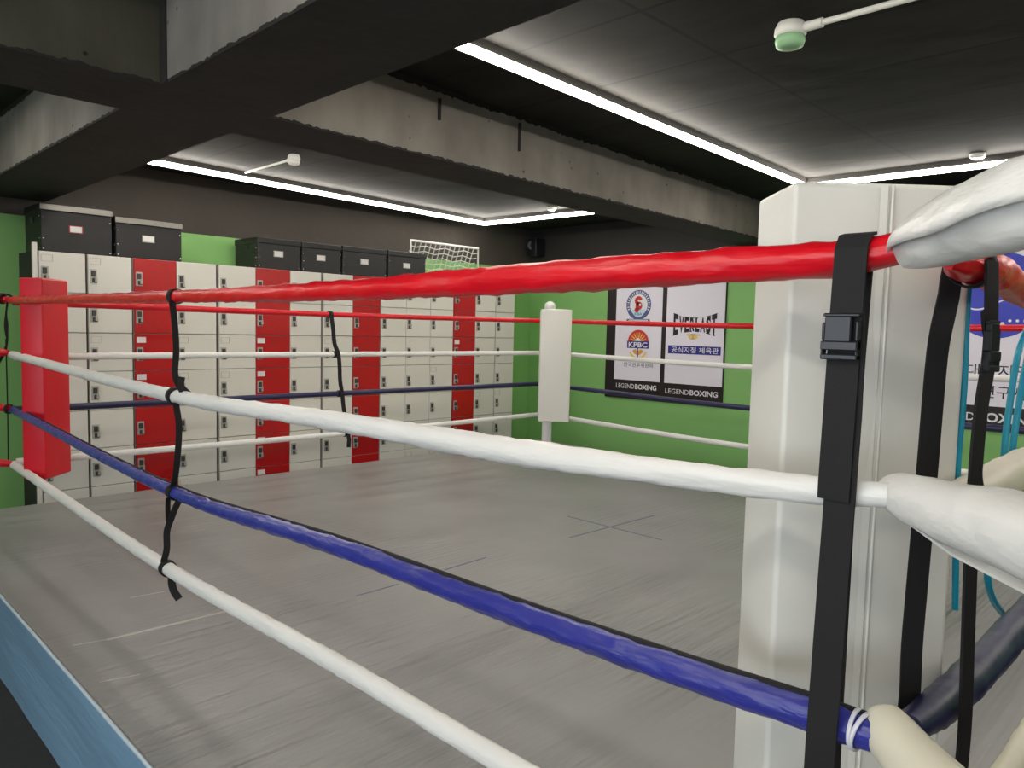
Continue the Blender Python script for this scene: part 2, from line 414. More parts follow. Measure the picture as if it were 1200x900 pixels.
led('bright led strip on the ceiling at the upper right, behind the white sleeve', (5.935, 2.64), (5.935, -1.2), (1, 0), G1)
led('led strip on the near edge of the bay over the ring', (1.78, -1.22), (5.88, -1.22), (0, -1), G1)
led('led strip beside the cross beam over the ring', (1.75, 2.50), (1.75, -1.2), (-1, 0), G1)
led('long led strip on the ceiling in front of the black trunks on the lockers', (1.75, 5.94), (5.86, 6.33), (0, 1), G2)
led('short led strip on the ceiling joining the locker strip at its right end', (5.88, 6.33), (5.98, 3.95), (1, 0), G2)
led('led strip hidden behind the concrete beam in the locker bay', (1.78, 3.93), (5.88, 3.93), (0, -1), G2)
led('led strip hidden above the cross beam in the locker bay', (1.75, 3.95), (1.75, 6.06), (-1, 0), G2)
led('added fill led strip behind the camera across the room', (-2.8, -3.0), (.7, -3.0), (0, -1), G3)  # unseen strips from here on, added to brighten the room
led('added fill led strip on the ceiling left of the camera', (-.75, -2.9), (-.75, 1.6), (-1, 0), G3)
led('added fill led strip on the ceiling in the far left bay', (-2.4, 5.4), (.4, 5.4), (0, 1), G3)

led('added fill led strip near the window side of the room', (-3.0, -2.9), (-3.0, 2.4), (-1, 0), G3)
led('added fill led strip crossing the ceiling behind the camera', (-2.8, 1.7), (.7, 1.7), (0, 1), G3)
led('added fill led strip on the ceiling over the red corner', (.55, 3.9), (.55, 6.2), (1, 0), G3)

# fire detectors with surface conduit
def detector(label, c, L, cap, s=1.0):
    x, y = c; z = ZC
    t = thing('smoke_detector', label, 'smoke detector', (x, y, z-.09*s))
    MB().lathe((x, y, z-.055*s), [(.050*s, 0), (.062*s, .01*s), (.060*s, .035*s), (.05*s, .055*s)]).build('base', 'plastic_white', t)
    MB().lathe((x, y, z-.092*s), [(.030*s, -.008*s), (.052*s, 0), (.058*s, .02*s), (.056*s, .038*s)]).build('sensor_head', cap, t)
    m = MB(); m.tube([(x, y+.055*s*(1 if L > 0 else -1), z-.03), (x, y+L, z-.03)], .012*s, 10)
    m.tube([(x, y+.06*s*(1 if L > 0 else -1), z-.03), (x, y+.13*s*(1 if L > 0 else -1), z-.03)], .019*s, 10)
    m.build('conduit', 'plastic_white', t)
detector('white fire detector with pale green head and conduit, top right of the ceiling', (2.97, 1.42), -.9, 'plastic_green')
detector('small white fire detector beside the led strip near the lockers', (2.86, 5.16), .78, 'plastic_white', .75)
for (x, y, lb) in ((4.25, 2.66, 'small white sensor on the ceiling beside the long led strip over the ring'),
                   (5.83, 1.43, 'small round lamp on the ceiling above the right led strip'),
                   (5.76, 5.2, 'small round lamp on the ceiling inside the corner of the locker strips')):
    t = thing('ceiling_sensor', lb, 'sensor', (x, y, ZC-.04))
    MB().lathe((x, y, ZC-.03), [(.04, 0), (.048, .01), (.05, .03)]).build('housing', 'plastic_white', t)
    MB().lathe((x, y, ZC-.038), [(.022, 0), (.034, .008)]).build('lens', 'sensor_lit' if x > 5 else 'plastic_white', t)

# ---------------------------------------------------------------- ring platform
RX0, RX1, RY0, RY1 = .73, 6.15, -.05, 5.64
ring = thing('boxing_ring_platform', 'raised boxing ring platform with grey canvas floor and blue-grey vinyl side', 'boxing ring', (3.4, 2.8, -H))
cv = MB(); cv.box((RX0, RY0, -.03), (RX1, RY1, 0.0), 0, bev=.005)
def flat(x0, y0, x1, y1, w, mi, z=.0012):
    d = Vector((x1-x0, y1-y0, 0)).normalized(); n = Vector((-d.y, d.x, 0))*w/2
    a = Vector((x0, y0, z)); b = Vector((x1, y1, z)); dn = Vector((0, 0, -z*.95))
    cv.add([a-n, b-n, b+n, a+n, a-n+dn, b-n+dn, b+n+dn, a+n+dn], [[0, 1, 2, 3], [0, 1, 5, 4], [1, 2, 6, 5], [2, 3, 7, 6], [3, 0, 4, 7]], mi)
for (a, b, c, d, ww) in ((.91, 3.05, 1.37, 3.03, .016), (1.13, 3.46, 1.27, 3.44, .006), (.78, 2.70, .90, 2.67, .006), (.80, 3.08, .92, 3.05, .005)):
    flat(a, b, c, d, ww, 1)
for (a, b, c, d, ww) in ((1.88, 2.825, 2.12, 2.827, .008), (2.42, 2.845, 2.72, 2.86, .008), (3.36, 2.82, 4.21, 2.80, .010), (3.742, 3.16, 3.741, 2.43, .010)):
    flat(a, b, c, d, ww, 2)
cv.build('canvas', ['canvas', 'crease', 'pen'], ring)
MB().box((RX0+.05, RY0+.05, -H), (RX1-.05, RY1-.05, -.031)).build('deck_frame', 'locker_base', ring)
def skirt(a, b, name='side_skirt'):
    """slightly wavy hanging vinyl sheet between two corners"""
    a = Vector((*a, 0)); b = Vector((*b, 0)); d = (b-a); L = d.length; d.normalize(); n = Vector((d.y, -d.x, 0))
    N = 60; K = 8; vs = []; fs = []
    for i in range(N+1):
        for k in range(K+1):
            z = -.004-(H-.008)*k/K; off = .006*noise.noise(Vector((i*.22, k*.25, 3.0)))*min(1, k/3)
            for s in (0.0, -.012): vs.append(a+d*(L*i/N)+n*(off+s)+Vector((0, 0, z)))
    W = (K+1)*2
    for i in range(N):
        for k in range(K):
            p = i*W+k*2; q = p+W
            fs.append([p, q, q+2, p+2]); fs.append([p+1, p+3, q+3, q+1])
    m = MB(); m.add(vs, fs, 0, True); return m.build(name, 'apron', ring)
skirt((RX0-.004, RY1), (RX0-.004, RY0)); skirt((RX0, RY0-.004), (RX1, RY0-.004)); skirt((RX1+.004, RY0), (RX1+.004, RY1)); skirt((RX1, RY1+.004), (RX0, RY1+.004))
MB().tube([(RX0-.006, RY0, -.002), (RX0-.006, RY1, -.002), ], .006, 8).build('edge_piping', 'piping', ring)

# ---------------------------------------------------------------- ropes
NR = Vector((1.03, .30)); LR = Vector((1.03, 5.02)); FR = Vector((5.45, 4.95)); RR = Vector((5.52, .30))
def rope(label, keys, m, wob, seed, group, end=None, lining=None, n=220, wscale=(22, 60), seg=18):
    P = smooth_path(keys, n); pts = [p[:3] for p in P]; rad = [p[3] for p in P]
    t = MB(); t.tube(pts, rad, seg, 0, wob, seed, wscale)
    if lining:
        r = thing('ring_rope', label, 'boxing ring rope', pts[len(pts)//2], group)
        t.build('padding', m, r)
        q = MB(); off = Vector(lining)
        q.tube([Vector(p)+off*rr for p, rr in zip(pts, rad)], [rr*.42 for rr in rad], 10); q.build('inner_rope', 'webbing', r, label='black rope showing along the top of the padding')
        return r
    o = t.build('ring_rope', m, loc=pts[len(pts)//2]); return tag(o, label, 'boxing ring rope', group)
GN = 'padded ropes of the near side'; GL = 'ropes along the lockers'; GB = 'ropes along the banner wall'; GR = 'ropes leading off to the right'
rope('thick red padded top rope crossing the picture to the white near pad',
     [(1.03, 5.02, 1.318, .021), (1.03, 2.67, 1.306, .021), (1.03, 1.62, 1.306, .0255), (1.03, 1.0, 1.316, .0285), (1.03, .62, 1.322, .0262), (1.03, .42, 1.325, .0242), (1.035, .335, 1.335, .022)], 'red_vinyl', .16, 1, GN)
rope('white padded second rope of the near side, below the thick red one',
     [(1.03, 5.02, 1.010, .022), (1.03, 2.67, .960, .024), (1.03, 1.62, .978, .025), (1.03, 1.0, .985, .026), (1.03, .62, .998, .021), (1.03, .42, 1.008, .020), (1.03, .325, 1.018, .0165)], 'white_vinyl', .13, 2, GN)
rope('bright blue padded third rope of the near side with a black lining on top',
     [(1.03, 5.03, .695, .021), (1.03, 2.67, .618, .022), (1.03, 1.62, .658, .024), (1.03, 1.0, .668, .0245), (1.03, .62, .680, .0245), (1.03, .42, .690, .024), (1.03, .325, .694, .022)], 'blue_vinyl', .14, 3, GN, lining=(.35, 0, .72))
rope('white padded bottom rope of the near side',
     [(1.03, 5.05, .375, .022), (1.03, 2.75, .325, .024), (1.03, 1.62, .350, .024), (1.03, 1.0, .354, .024), (1.03, .30, .37, .023)], 'white_vinyl', .09, 4, GN)
# along the lockers
fy = 4.98
for z, zm, m, nm in ((1.31, 1.30, 'red_vinyl', 'thin red top rope in front of the lockers'), (1.0, 1.0, 'white_vinyl', 'thin white second rope in front of the lockers'),
                     (.70, .70, 'navy_vinyl', 'thin navy blue third rope in front of the lockers'), (.40, .385, 'white_vinyl', 'thin white bottom rope in front of the lockers')):
    rope(nm, [(1.03, fy, z, .021), (3.2, fy, zm, .020), (5.45, fy-.03, z, .021)], m, .05, hash(m) % 7 if False else 5, GL, n=90)
# along the banner wall
for z, m, nm in ((1.31, 'red_vinyl', 'thin red top rope in front of the banners'), (1.0, 'white_vinyl', 'thin white second rope in front of the banners'),
                 (.69, 'navy_vinyl', 'thin navy blue third rope in front of the banners'), (.395, 'white_vinyl', 'thin white bottom rope in front of the banners')):
    rope(nm, [(5.45, 4.95, z, .021), (5.30, 2.6, z-.022, .021), (5.50, .30, z, .021)], m, .05, 6, GB, n=90)
# near corner to the right
rope('dull red padded top rope running right from the near white pad', [(1.12, .30, 1.318, .006), (1.16, .30, 1.322, .018), (1.21, .30, 1.325, .024), (1.32, .30, 1.328, .029), (1.45, .30, 1.318, .026), (1.6, .30, 1.302, .023), (1.9, .30, 1.295, .022), (3.2, .30, 1.29, .022), (5.5, .30, 1.30, .022)], 'red_vinyl', .16, 8, GR)
rope('thick cream padded rope behind the middle white sleeve', [(1.10, .30, 1.0, .020), (1.25, .30, .985, .028), (1.6, .30, .985, .034), (3.2, .30, .97, .032), (5.5, .30, 1.0, .028)], 'cream_vinyl', .08, 9, GR)
rope('dark navy padded rope climbing off to the right at the lower corner', [(1.07, .30, .700, .020), (1.2, .30, .682, .026), (1.5, .30, .665, .030), (3.2, .30, .66, .028), (5.5, .30, .70, .025)], 'navy_vinyl', .10, 10, GR)
rope('cream padded bottom rope at the lower right corner of the picture', [(1.05, .30, .37, .024), (1.8, .30, .36, .026), (3.2, .30, .35, .026), (5.5, .30, .38, .025)], 'cream_vinyl', .06, 11, GR)

# ---------------------------------------------------------------- corner posts, turnbuckle sleeves, corner pads
GP = 'white steel corner posts'
def post(label, x, y, top):
    t = thing('corner_post', label, 'ring corner post', (x, y, 0), GP)
    MB().tube([(x, y, 0), (x, y, top)], .05, 24).build('pole', 'post_white', t)
    MB().lathe((x, y, top), [(.052, 0), (.055, .01), (.055, .05), (.045, .075), (.022, .09), (.002, .094)]).build('cap', 'post_white', t)
    m = MB(); m.box((x-.065, y-.065, 0), (x+.065, y+.065, .012), bev=.003); m.build('base_plate', 'post_white', t)
post('white corner post with rounded cap behind the far white pad', 5.71, 5.14, 1.42)
post('white corner post at the near corner beyond the right edge of the picture', .80, .07, 1.45)
post('white corner post at the red corner beyond the left edge of the picture', .80, 5.26, 1.45)
post('white corner post of the right corner beyond the picture', 5.75, .06, 1.45)

GS = 'white turnbuckle sleeves of the near corner'
def sleeve(name, label, keys, m, group, seed, flap=None, wob=.10, seg=22, sq=None, shell=None):
    P = smooth_path(keys, 50)
    t = thing(name, label, 'turnbuckle cover', P[len(P)//2][:3], group)
    MB().tube([p[:3] for p in P], [p[3] for p in P], seg, 0, wob, seed, (9, 30), squash=sq).build('cover', m, t)
    if shell:                                   # overlapping outer half of the sleeve, ending in a hemmed edge facing the room
        Q = [Vector(p[:3]) for p in P]; vs = []; K = 16; N = len(Q)
        for i, q in enumerate(Q):
            tg = (Q[min(i+1, N-1)]-Q[max(i-1, 0)]).normalized(); sd = tg.cross(Vector((0, 0, 1))).normalized(); up = sd.cross(tg)
            for k in range(K+1):
                a = shell[0]+(shell[1]-shell[0])*k/K; tw = .25*math.sin(i*.18)
                fl = .0065*math.exp(-((k/K)/.16)**2)*min(1, i/6)
                r = P[i][3]*(1.03+.06*noise.noise(Vector((i*.16, k*.35, 2.0)))+.04*noise.noise(Vector((i*.5, k*.8, 5.0))))+fl
                for e in (0, .004): vs.append(q+sd*math.cos(a+tw*.2)*(r+e)+up*math.sin(a+tw*.2)*(r+e))
        W = (K+1)*2; fs = []
        for i in range(N-1):
            for k in range(K):
                p = i*W+k*2; q = p+W; fs += [[p, p+2, q+2, q], [p+1, q+1, q+3, p+3]]
            p = i*W; q = p+W; fs += [[p, q, q+1, p+1], [p+K*2, p+K*2+1, q+K*2+1, q+K*2]]
        f = MB(); f.add(vs, fs, 0, True); f.build('flap', m, t)
    if flap:
        f = MB(); f.ribbon(flap[0], flap[1], flap[2], .004); f.build('flap', m, t)
    return t
sleeve('turnbuckle_sleeve', 'large white padded sleeve at the upper right reaching over the red rope',
       [(1.046, .328, 1.335, .020), (1.036, .319, 1.336, .027), (1.00, .286, 1.341, .0345), (.95, .235, 1.347, .040), (.89, .18, 1.352, .0425), (.835, .115, 1.356, .043)], 'white_vinyl', GS, 20, shell=(-.22, 2.7))
sleeve('turnbuckle_sleeve', 'large white padded sleeve at the middle right, below the one over the red rope',
       [(1.075, .345, 1.018, .015), (1.062, .332, 1.018, .023), (1.03, .30, 1.018, .030), (.96, .23, 1.022, .0375), (.89, .16, 1.028, .040), (.835, .105, 1.03, .041)], 'white_vinyl', GS, 21,
       ([(1.045, .305, .989), (.97, .225, .978), (.89, .15, .980), (.84, .10, .980)], (.7, -.7, .3), [.018, .028, .03, .03]))
sleeve('turnbuckle_sleeve', 'cream padded sleeve at the bottom right, at the end of the blue rope',
       [(1.065, .335, .702, .022), (1.055, .325, .700, .031), (1.01, .28, .695, .036), (.93, .20, .69, .042), (.835, .105, .69, .044)], 'cream_vinyl', GS, 22, wob=.05)
sleeve('turnbuckle_sleeve', 'white sleeve of the bottom rope below the picture',
       [(1.05, .32, .37, .03), (.95, .22, .37, .04), (.835, .105, .37, .042)], 'white_vinyl', GS, 23, wob=.05)
for z, lb in ((1.322, 'topmost'), (1.022, 'second from top'), (.706, 'third from top'), (.385, 'lowest')):
    sleeve('turnbuckle_sleeve', '%s of the four red turnbuckle covers at the left edge' % lb,
           [(1.015, 5.035, z, .014), (1.005, 5.05, z, .020), (.93, 5.13, z, .025), (.84, 5.22, z+.01, .026)], 'red_vinyl', 'red turnbuckle covers of the left corner', 24, wob=.06)
for z in (1.31, 1.0, .69, .395):
    sleeve('turnbuckle_sleeve', 'white turnbuckle cover hidden behind the far white pad', [(5.46, 4.96, z, .018), (5.57, 5.06, z, .022), (5.66, 5.15, z, .022)], 'white_vinyl', 'covers behind the far pad', 25, wob=.03)
# white cord at the end of the blue rope
MBc = MB(); MBc.loop((1.03, .352, .693), (0, 1, 0), .024, .005, .004, seg=24); MBc.loop((1.03, .344, .693), (.15, 1, .2), .0245, .005, .004, seg=24)
tag(MBc.build('white_cord', 'cord_white'), 'white cord tied around the near end of the blue rope', 'cord')

def pad(label, p0, wdir, tdir, w, t, z0, z1, m, seam=None, bev=.009, puff=.006):
    """upholstered corner pad: p0 one vertical edge, wdir along its width, tdir along its thickness"""
    wd = Vector((*wdir, 0)).normalized(); td = Vector((*tdir, 0)).normalized(); p = Vector((*p0, 0)); c = p+wd*w/2+td*t/2
    root = thing('corner_pad', label, 'ring corner pad', (c.x, c.y, z0))
    bm = bmesh.new(); bmesh.ops.create_cube(bm, size=1)
    bmesh.ops.subdivide_edges(bm, edges=bm.edges[:], cuts=9, use_grid_fill=True)
    vs = []
    for v in bm.verts:
        x, y, z = v.co.x*2, v.co.y*2, v.co.z*2
        X = x*w/2; Y = y*t/2; Z = z0+(z+1)/2*(z1-z0)
        pil = puff*max(0, 1-z**4)
        if abs(y) > .98: Y += math.copysign(pil*(1-x*x), y)+.003*noise.noise(Vector((x*1.6+p.x, p.y, Z*5)))*(1-x*x)
        if abs(x) > .98: X += math.copysign(pil*.5*(1-y*y), x)
        if abs(z) > .98: Z += math.copysign(.006*(1-x*x)*(1-y*y), z)
        q = c+wd*X+td*Y; vs.append(Vector((q.x, q.y, Z)))
    bm.verts.index_update(); mb = MB(); mb.add(vs, [[v.index for v in f.verts] for f in bm.faces], 0, False); bm.free()
    o = mb.build('cushion', m, root)
    md = o.modifiers.new('round', 'BEVEL'); md.width = bev; md.segments = 3; md.limit_method = 'ANGLE'; md.angle_limit = math.radians(50); md.harden_normals = True
    for pl in o.data.polygons: pl.use_smooth = True
    if seam is not None:
        for k, du in enumerate((-.0045, .0045)):
            s = MB(); q = p+wd*(seam+du)-td*(puff+.001)
            q += td*.0015
            s.tube([(q.x, q.y, z0+.01), (q.x, q.y, z1-.004)], .0026, 8); s.build('seam', m, root)
        # closure flap along the seam
        s = MB(); a = p+wd*(seam-.016)-td*(puff*.9+.001); b = p+wd*(seam-.0045)-td*(puff+.002)
        s.add([(a.x, a.y, z0+.01), (b.x, b.y, z0+.01), (b.x, b.y, z1-.004), (a.x, a.y, z1-.004)], [[0, 1, 2, 3]]); s.build('seam_flap', m, root)
    return root
pad('tall white corner pad filling the right foreground, with a stitched seam down its back', (1.186, .548), (.700, -.714), (.707, .707), .292, .175, .28, 1.468, 'white_pad', seam=.152)
pad('bright red corner pad at the left side of the ring', (1.105, 4.686), (.708, .702), (-.705, .709), .240, .125, .335, 1.437, 'red_pad')
pad('slim white corner pad at the far corner, in front of its capped post', (5.098, 4.70), (.700, -.714), (.707, .707), .286, .13, .375, 1.413, 'white_pad')

# ---------------------------------------------------------------- straps
def buckle(t, c, wd, up, nrm, w, h, d, flip=False):
    """side-release buckle: body with two side prongs, bar and slot"""
    wd = Vector(wd).normalized(); up = Vector(up).normalized(); nrm = Vector(nrm).normalized(); c = Vector(c)
    m = MB()
    def bx(x0, x1, z0, z1, d0, d1, bev=.0015):
        q = MB(); q.box((x0, d0, z0), (x1, d1, z1), bev=bev)
        m.add([c+wd*v.x+nrm*v.y+up*v.z for v in q.v], q.f, 0)
    bx(-w/2, w/2, h*.42, h*.5, 0, d*.8); bx(-w*.42, w*.30, -h*.12, h*.44, d*.1, d)
    bx(-w*.5, -w*.40, -h*.1, h*.30, 0, d*.9); bx(w*.40, w*.5, -h*.1, h*.34, 0, d*.9)
    bx(-w/2, w/2, -h*.5, -h*.38, 0, d*1.1); bx(-w/2, w/2, -h*.30, -h*.1, 0, d*1.15); bx(-w*.5, -w*.42, -h*.5, -h*.1, 0, d); bx(w*.42, w*.5, -h*.5, -h*.1, 0, d)
    m.build('buckle', 'buckle', t)
t = thing('rope_strap', 'wide black webbing strap with a plastic buckle in front of the near white pad', 'strap', (1.0, .385, .35))
xs = 1.0
w1 = MB()
w1.ribbon([(1.03, .382, 1.356), (1.012, .382, 1.352), (1.001, .382, 1.335), (.999, .383, 1.25), (.998, .384, 1.15), (.998, .386, 1.03), (.999, .3865, 1.005)], (0, 1, .0), .0415, .004)
w1.build('upper_webbing', 'webbing', t)
w2 = MB(); w2.ribbon([(1.002, .380, 1.25), (1.003, .378, 1.12), (1.0025, .380, 1.0), (1.0, .383, .80), (.998, .385, .66), (.998, .386, .5), (1.005, .388, .36), (1.02, .388, .335)], (0, 1, 0), .040, .004)
w2.ribbon([(1.03, .382, 1.353), (1.050, .388, 1.345), (1.058, .394, 1.32), (1.060, .398, 1.2), (1.060, .401, 1.0), (1.060, .401, .7), (1.05, .395, .4), (1.03, .39, .335)], (0, 1, 0), .040, .004)
w2.build('lower_webbing', 'webbing', t)
buckle(t, (.9975, .3855, 1.221), (0, -1, 0), (0, 0, 1), (-1, 0, 0), .047, .060, .012)
t = thing('rope_strap', 'black webbing strap slanting down between the white pad and the buckled side strap', 'strap', (1.08, .27, .65))
m = MB(); m.ribbon([p[:3] for p in smooth_path([(1.30, .300, 1.361), (1.285, .326, 1.350), (1.268, .334, 1.322), (1.250, .332, 1.287), (1.216, .332, 1.218), (1.207, .332, 1.156), (1.200, .332, 1.043), (1.190, .332, .906), (1.184, .333, .77), (1.192, .334, .70), (1.195, .336, .665)], 40)], (.74, -.67, 0), .031, .004)
m.build('webbing', 'webbing', t)
t = thing('rope_strap', 'narrow black strap with a buckle over the dull red rope at the right', 'strap', (1.34, .27, .5))
m = MB(); m.loop((1.23, .30, 1.325), (1, 0, 0), .0275, .028, .003)
m.ribbon([p[:3] for p in smooth_path([(1.205, .270, 1.33), (1.203, .267, 1.284), (1.212, .267, 1.237), (1.210, .267, 1.183), (1.190, .267, 1.13), (1.182, .267, 1.031), (1.185, .266, .922), (1.193, .264, .785), (1.208, .264, .65), (1.215, .27, .50), (1.22, .274, .37)], 50)], (.97, -.25, 0), .030, .004)
m.ribbon([(1.165, .266, 1.26), (1.18, .266, 1.235), (1.20, .264, 1.21)], (.97, -.25, 0), .01, .004)
m.build('webbing', 'webbing', t)
buckle(t, (1.185, .263, 1.213), (.97, -.25, 0), (.0, 0, 1), (-.25, -.97, 0), .028, .070, .010)
m = MB(); m.tube([p[:3] for p in smooth_path([(1.20, .266, 1.10), (1.21, .266, 1.03), (1.25, .266, .99), (1.27, .266, .965)], 16)], .0022, 6)
m.build('loose_cord', 'skirting', t)

# black tie strap on the near side, wrapped round all four ropes
t = thing('rope_spacer_strap', 'black tie strap knotted round the four padded near ropes', 'strap', (1.03, 2.68, .22))
m = MB()
m.loop((1.03, 2.665, 1.306), (0, 1, 0), .023, .032, .004); m.loop((1.03, 2.675, .960), (0, 1, .15), .0255, .032, .004)
m.loop((1.03, 2.69, .618), (0, 1, .1), .024, .030, .004); m.loop((1.03, 2.76, .325), (0, 1, .1), .0255, .026, .004)
m.ribbon([p[:3] for p in smooth_path([(1.012, 2.65, 1.29), (1.018, 2.645, 1.22), (1.02, 2.638, 1.12), (1.012, 2.625, 1.03), (1.03, 2.60, .975), (1.052, 2.60, .955)], 30)], (1, .1, 0), .022, .003)
m.ribbon([p[:3] for p in smooth_path([(1.03, 2.62, 1.03), (1.02, 2.60, 1.0), (1.045, 2.585, .962), (1.03, 2.61, .94)], 14)], (1, -.2, 0), .024, .003)
m.ribbon([p[:3] for p in smooth_path([(1.02, 2.645, .94), (1.024, 2.63, .86), (1.022, 2.640, .75), (1.02, 2.665, .66), (1.018, 2.70, .618)], 30)], (1, .1, 0), .022, .003)
m.ribbon([p[:3] for p in smooth_path([(1.05, 2.65, .63), (1.03, 2.675, .57), (1.026, 2.71, .52), (1.02, 2.735, .47), (1.022, 2.745, .40), (1.018, 2.765, .35)], 30)], (1, -.3, 0), .022, .003)
m.ribbon([p[:3] for p in smooth_path([(1.012, 2.70, .60), (1.016, 2.715, .55), (1.024, 2.73, .50)], 12)], (1, .4, 0), .020, .003)
m.build('webbing', 'webbing', t)
m = MB(); m.ribbon([p[:3] for p in smooth_path([(1.045, 2.75, .31), (1.038, 2.745, .28), (1.042, 2.735, .245), (1.055, 2.72, .215)], 14)], (1, -.2, 0), .026, .003); m.build('loose_end', 'webbing', t)
# and on the locker side
t = thing('rope_spacer_strap', 'black tie strap knotted round the ropes in front of the lockers', 'strap', (3.15, 4.95, .28))
m = MB()
for x, z, r in ((3.06, 1.30, .021), (3.105, 1.0, .021), (3.15, .70, .021), (3.205, .386, .021)): m.loop((x, fy, z), (1, 0, .05), r, .034, .004)
m.ribbon([p[:3] for p in smooth_path([(3.055, 4.955, 1.30), (3.07, 4.95, 1.2), (3.085, 4.95, 1.08), (3.12, 4.952, 1.0), (3.13, 4.95, .9), (3.135, 4.95, .8), (3.155, 4.952, .70), (3.17, 4.95, .58), (3.20, 4.95, .46), (3.21, 4.952, .386)], 60)], (1, .1, 0), .036, .003)
m.ribbon([(3.215, 4.96, .386), (3.222, 4.955, .34), (3.215, 4.95, .28)], (1, 0, 0), .034, .003)
m.build('webbing', 'webbing', t)
# cord at the red corner
t = thing('tie_strap', 'thin black cord hanging from the red cover at the left edge', 'strap', (1.01, 5.05, .37))
m = MB(); m.loop((.995, 5.05, 1.322), (-.7, .7, 0), .024, .016, .003)
m.tube([(1.03, 4.97, 1.332), (1.02, 5.0, 1.346), (1.0, 5.04, 1.35), (.95, 5.1, 1.352)], .006, 8)
P = smooth_path([(1.015, 5.03, 1.31, .006), (1.01, 5.045, 1.24, .0055), (1.01, 5.05, 1.18, .011), (1.01, 5.05, 1.15, .010), (1.012, 5.05, 1.08, .005), (1.0, 5.07, 1.02, .009), (.985, 5.11, .97, .008), (.975, 5.15, .93, .005)], 50)
m.tube([p[:3] for p in P], [p[3] for p in P], 8); m.build('cord', 'webbing', t)
m = MB(); m.tube([(1.005, 5.04, 1.1), (1.006, 5.045, .70), (1.006, 5.06, .39)], .0035, 8); m.loop((1.01, 5.04, .70), (-.5, .8, 0), .024, .018, .004); m.build('thin_line', 'webbing', t)
# teal cords
t = thing('teal_cord', 'teal cord hanging over the dull red rope right beside the white pad', 'cord', (1.42, .33, .78))
MB().tube([p[:3] for p in smooth_path([(1.41, .338, 1.345), (1.405, .345, 1.31), (1.405, .342, 1.15), (1.40, .342, 1.0), (1.42, .342, .88), (1.435, .34, .76)], 40)], .0055, 8).build('cord', 'teal', t)
t2 = thing('teal_cord', 'looped bright teal cords hanging at the right edge of the picture', 'cord', (1.76, .33, .58))
m = MB()
m.tube([p[:3] for p in smooth_path([(1.96, .338, 1.335), (1.97, .35, 1.29), (1.80, .345, 1.20), (1.745, .345, 1.06), (1.735, .345, .98), (1.72, .345, .90), (1.665, .345, .82), (1.68, .345, .75), (1.77, .345, .68), (1.97, .345, .59), (2.2, .345, .56)], 90)], .0065, 8)
m.tube([p[:3] for p in smooth_path([(1.99, .33, 1.337), (2.0, .338, 1.28), (1.84, .336, 1.19), (1.775, .336, 1.06), (1.765, .336, .99), (1.80, .336, .93), (1.86, .336, .88), (1.95, .336, .75)], 80)], .0065, 8)
m.build('cord', 'teal', t2)

# ---------------------------------------------------------------- lockers
YL = 6.10; ZT = 1.694; RH = .2863
colx = [1.416, 1.724, 2.040, 2.365, 2.694, 3.025, 3.345, 3.667, 3.995, 4.310, 4.620, 4.931, 5.246, 5.560, 5.865, 6.166]
colc = ['w', 'w', 'r', 'w', 'w', 'r', 'w', 'w', 'r', 'w', 'w', 'w', 'r', 'w', 'w']
units = [(0, 1, 'leftmost locker column, cream, standing behind the red corner pad'),
         (1, 2, 'single cream locker column between the leftmost column and the first red doors'),
         (2, 4, 'locker unit, one red and one cream column, under the second trunk and green gap'),
         (4, 7, 'locker unit with a red column in the middle between two cream ones'),
         (7, 9, 'locker unit with a cream and a red column below the last two black trunks'),
         (9, 12, 'locker unit of three cream columns between the two right-hand red ones'),
         (12, 14, 'locker unit with the rightmost red column and a cream one'),
         (14, 15, 'last cream locker column at the green wall corner')]
random.seed(11)
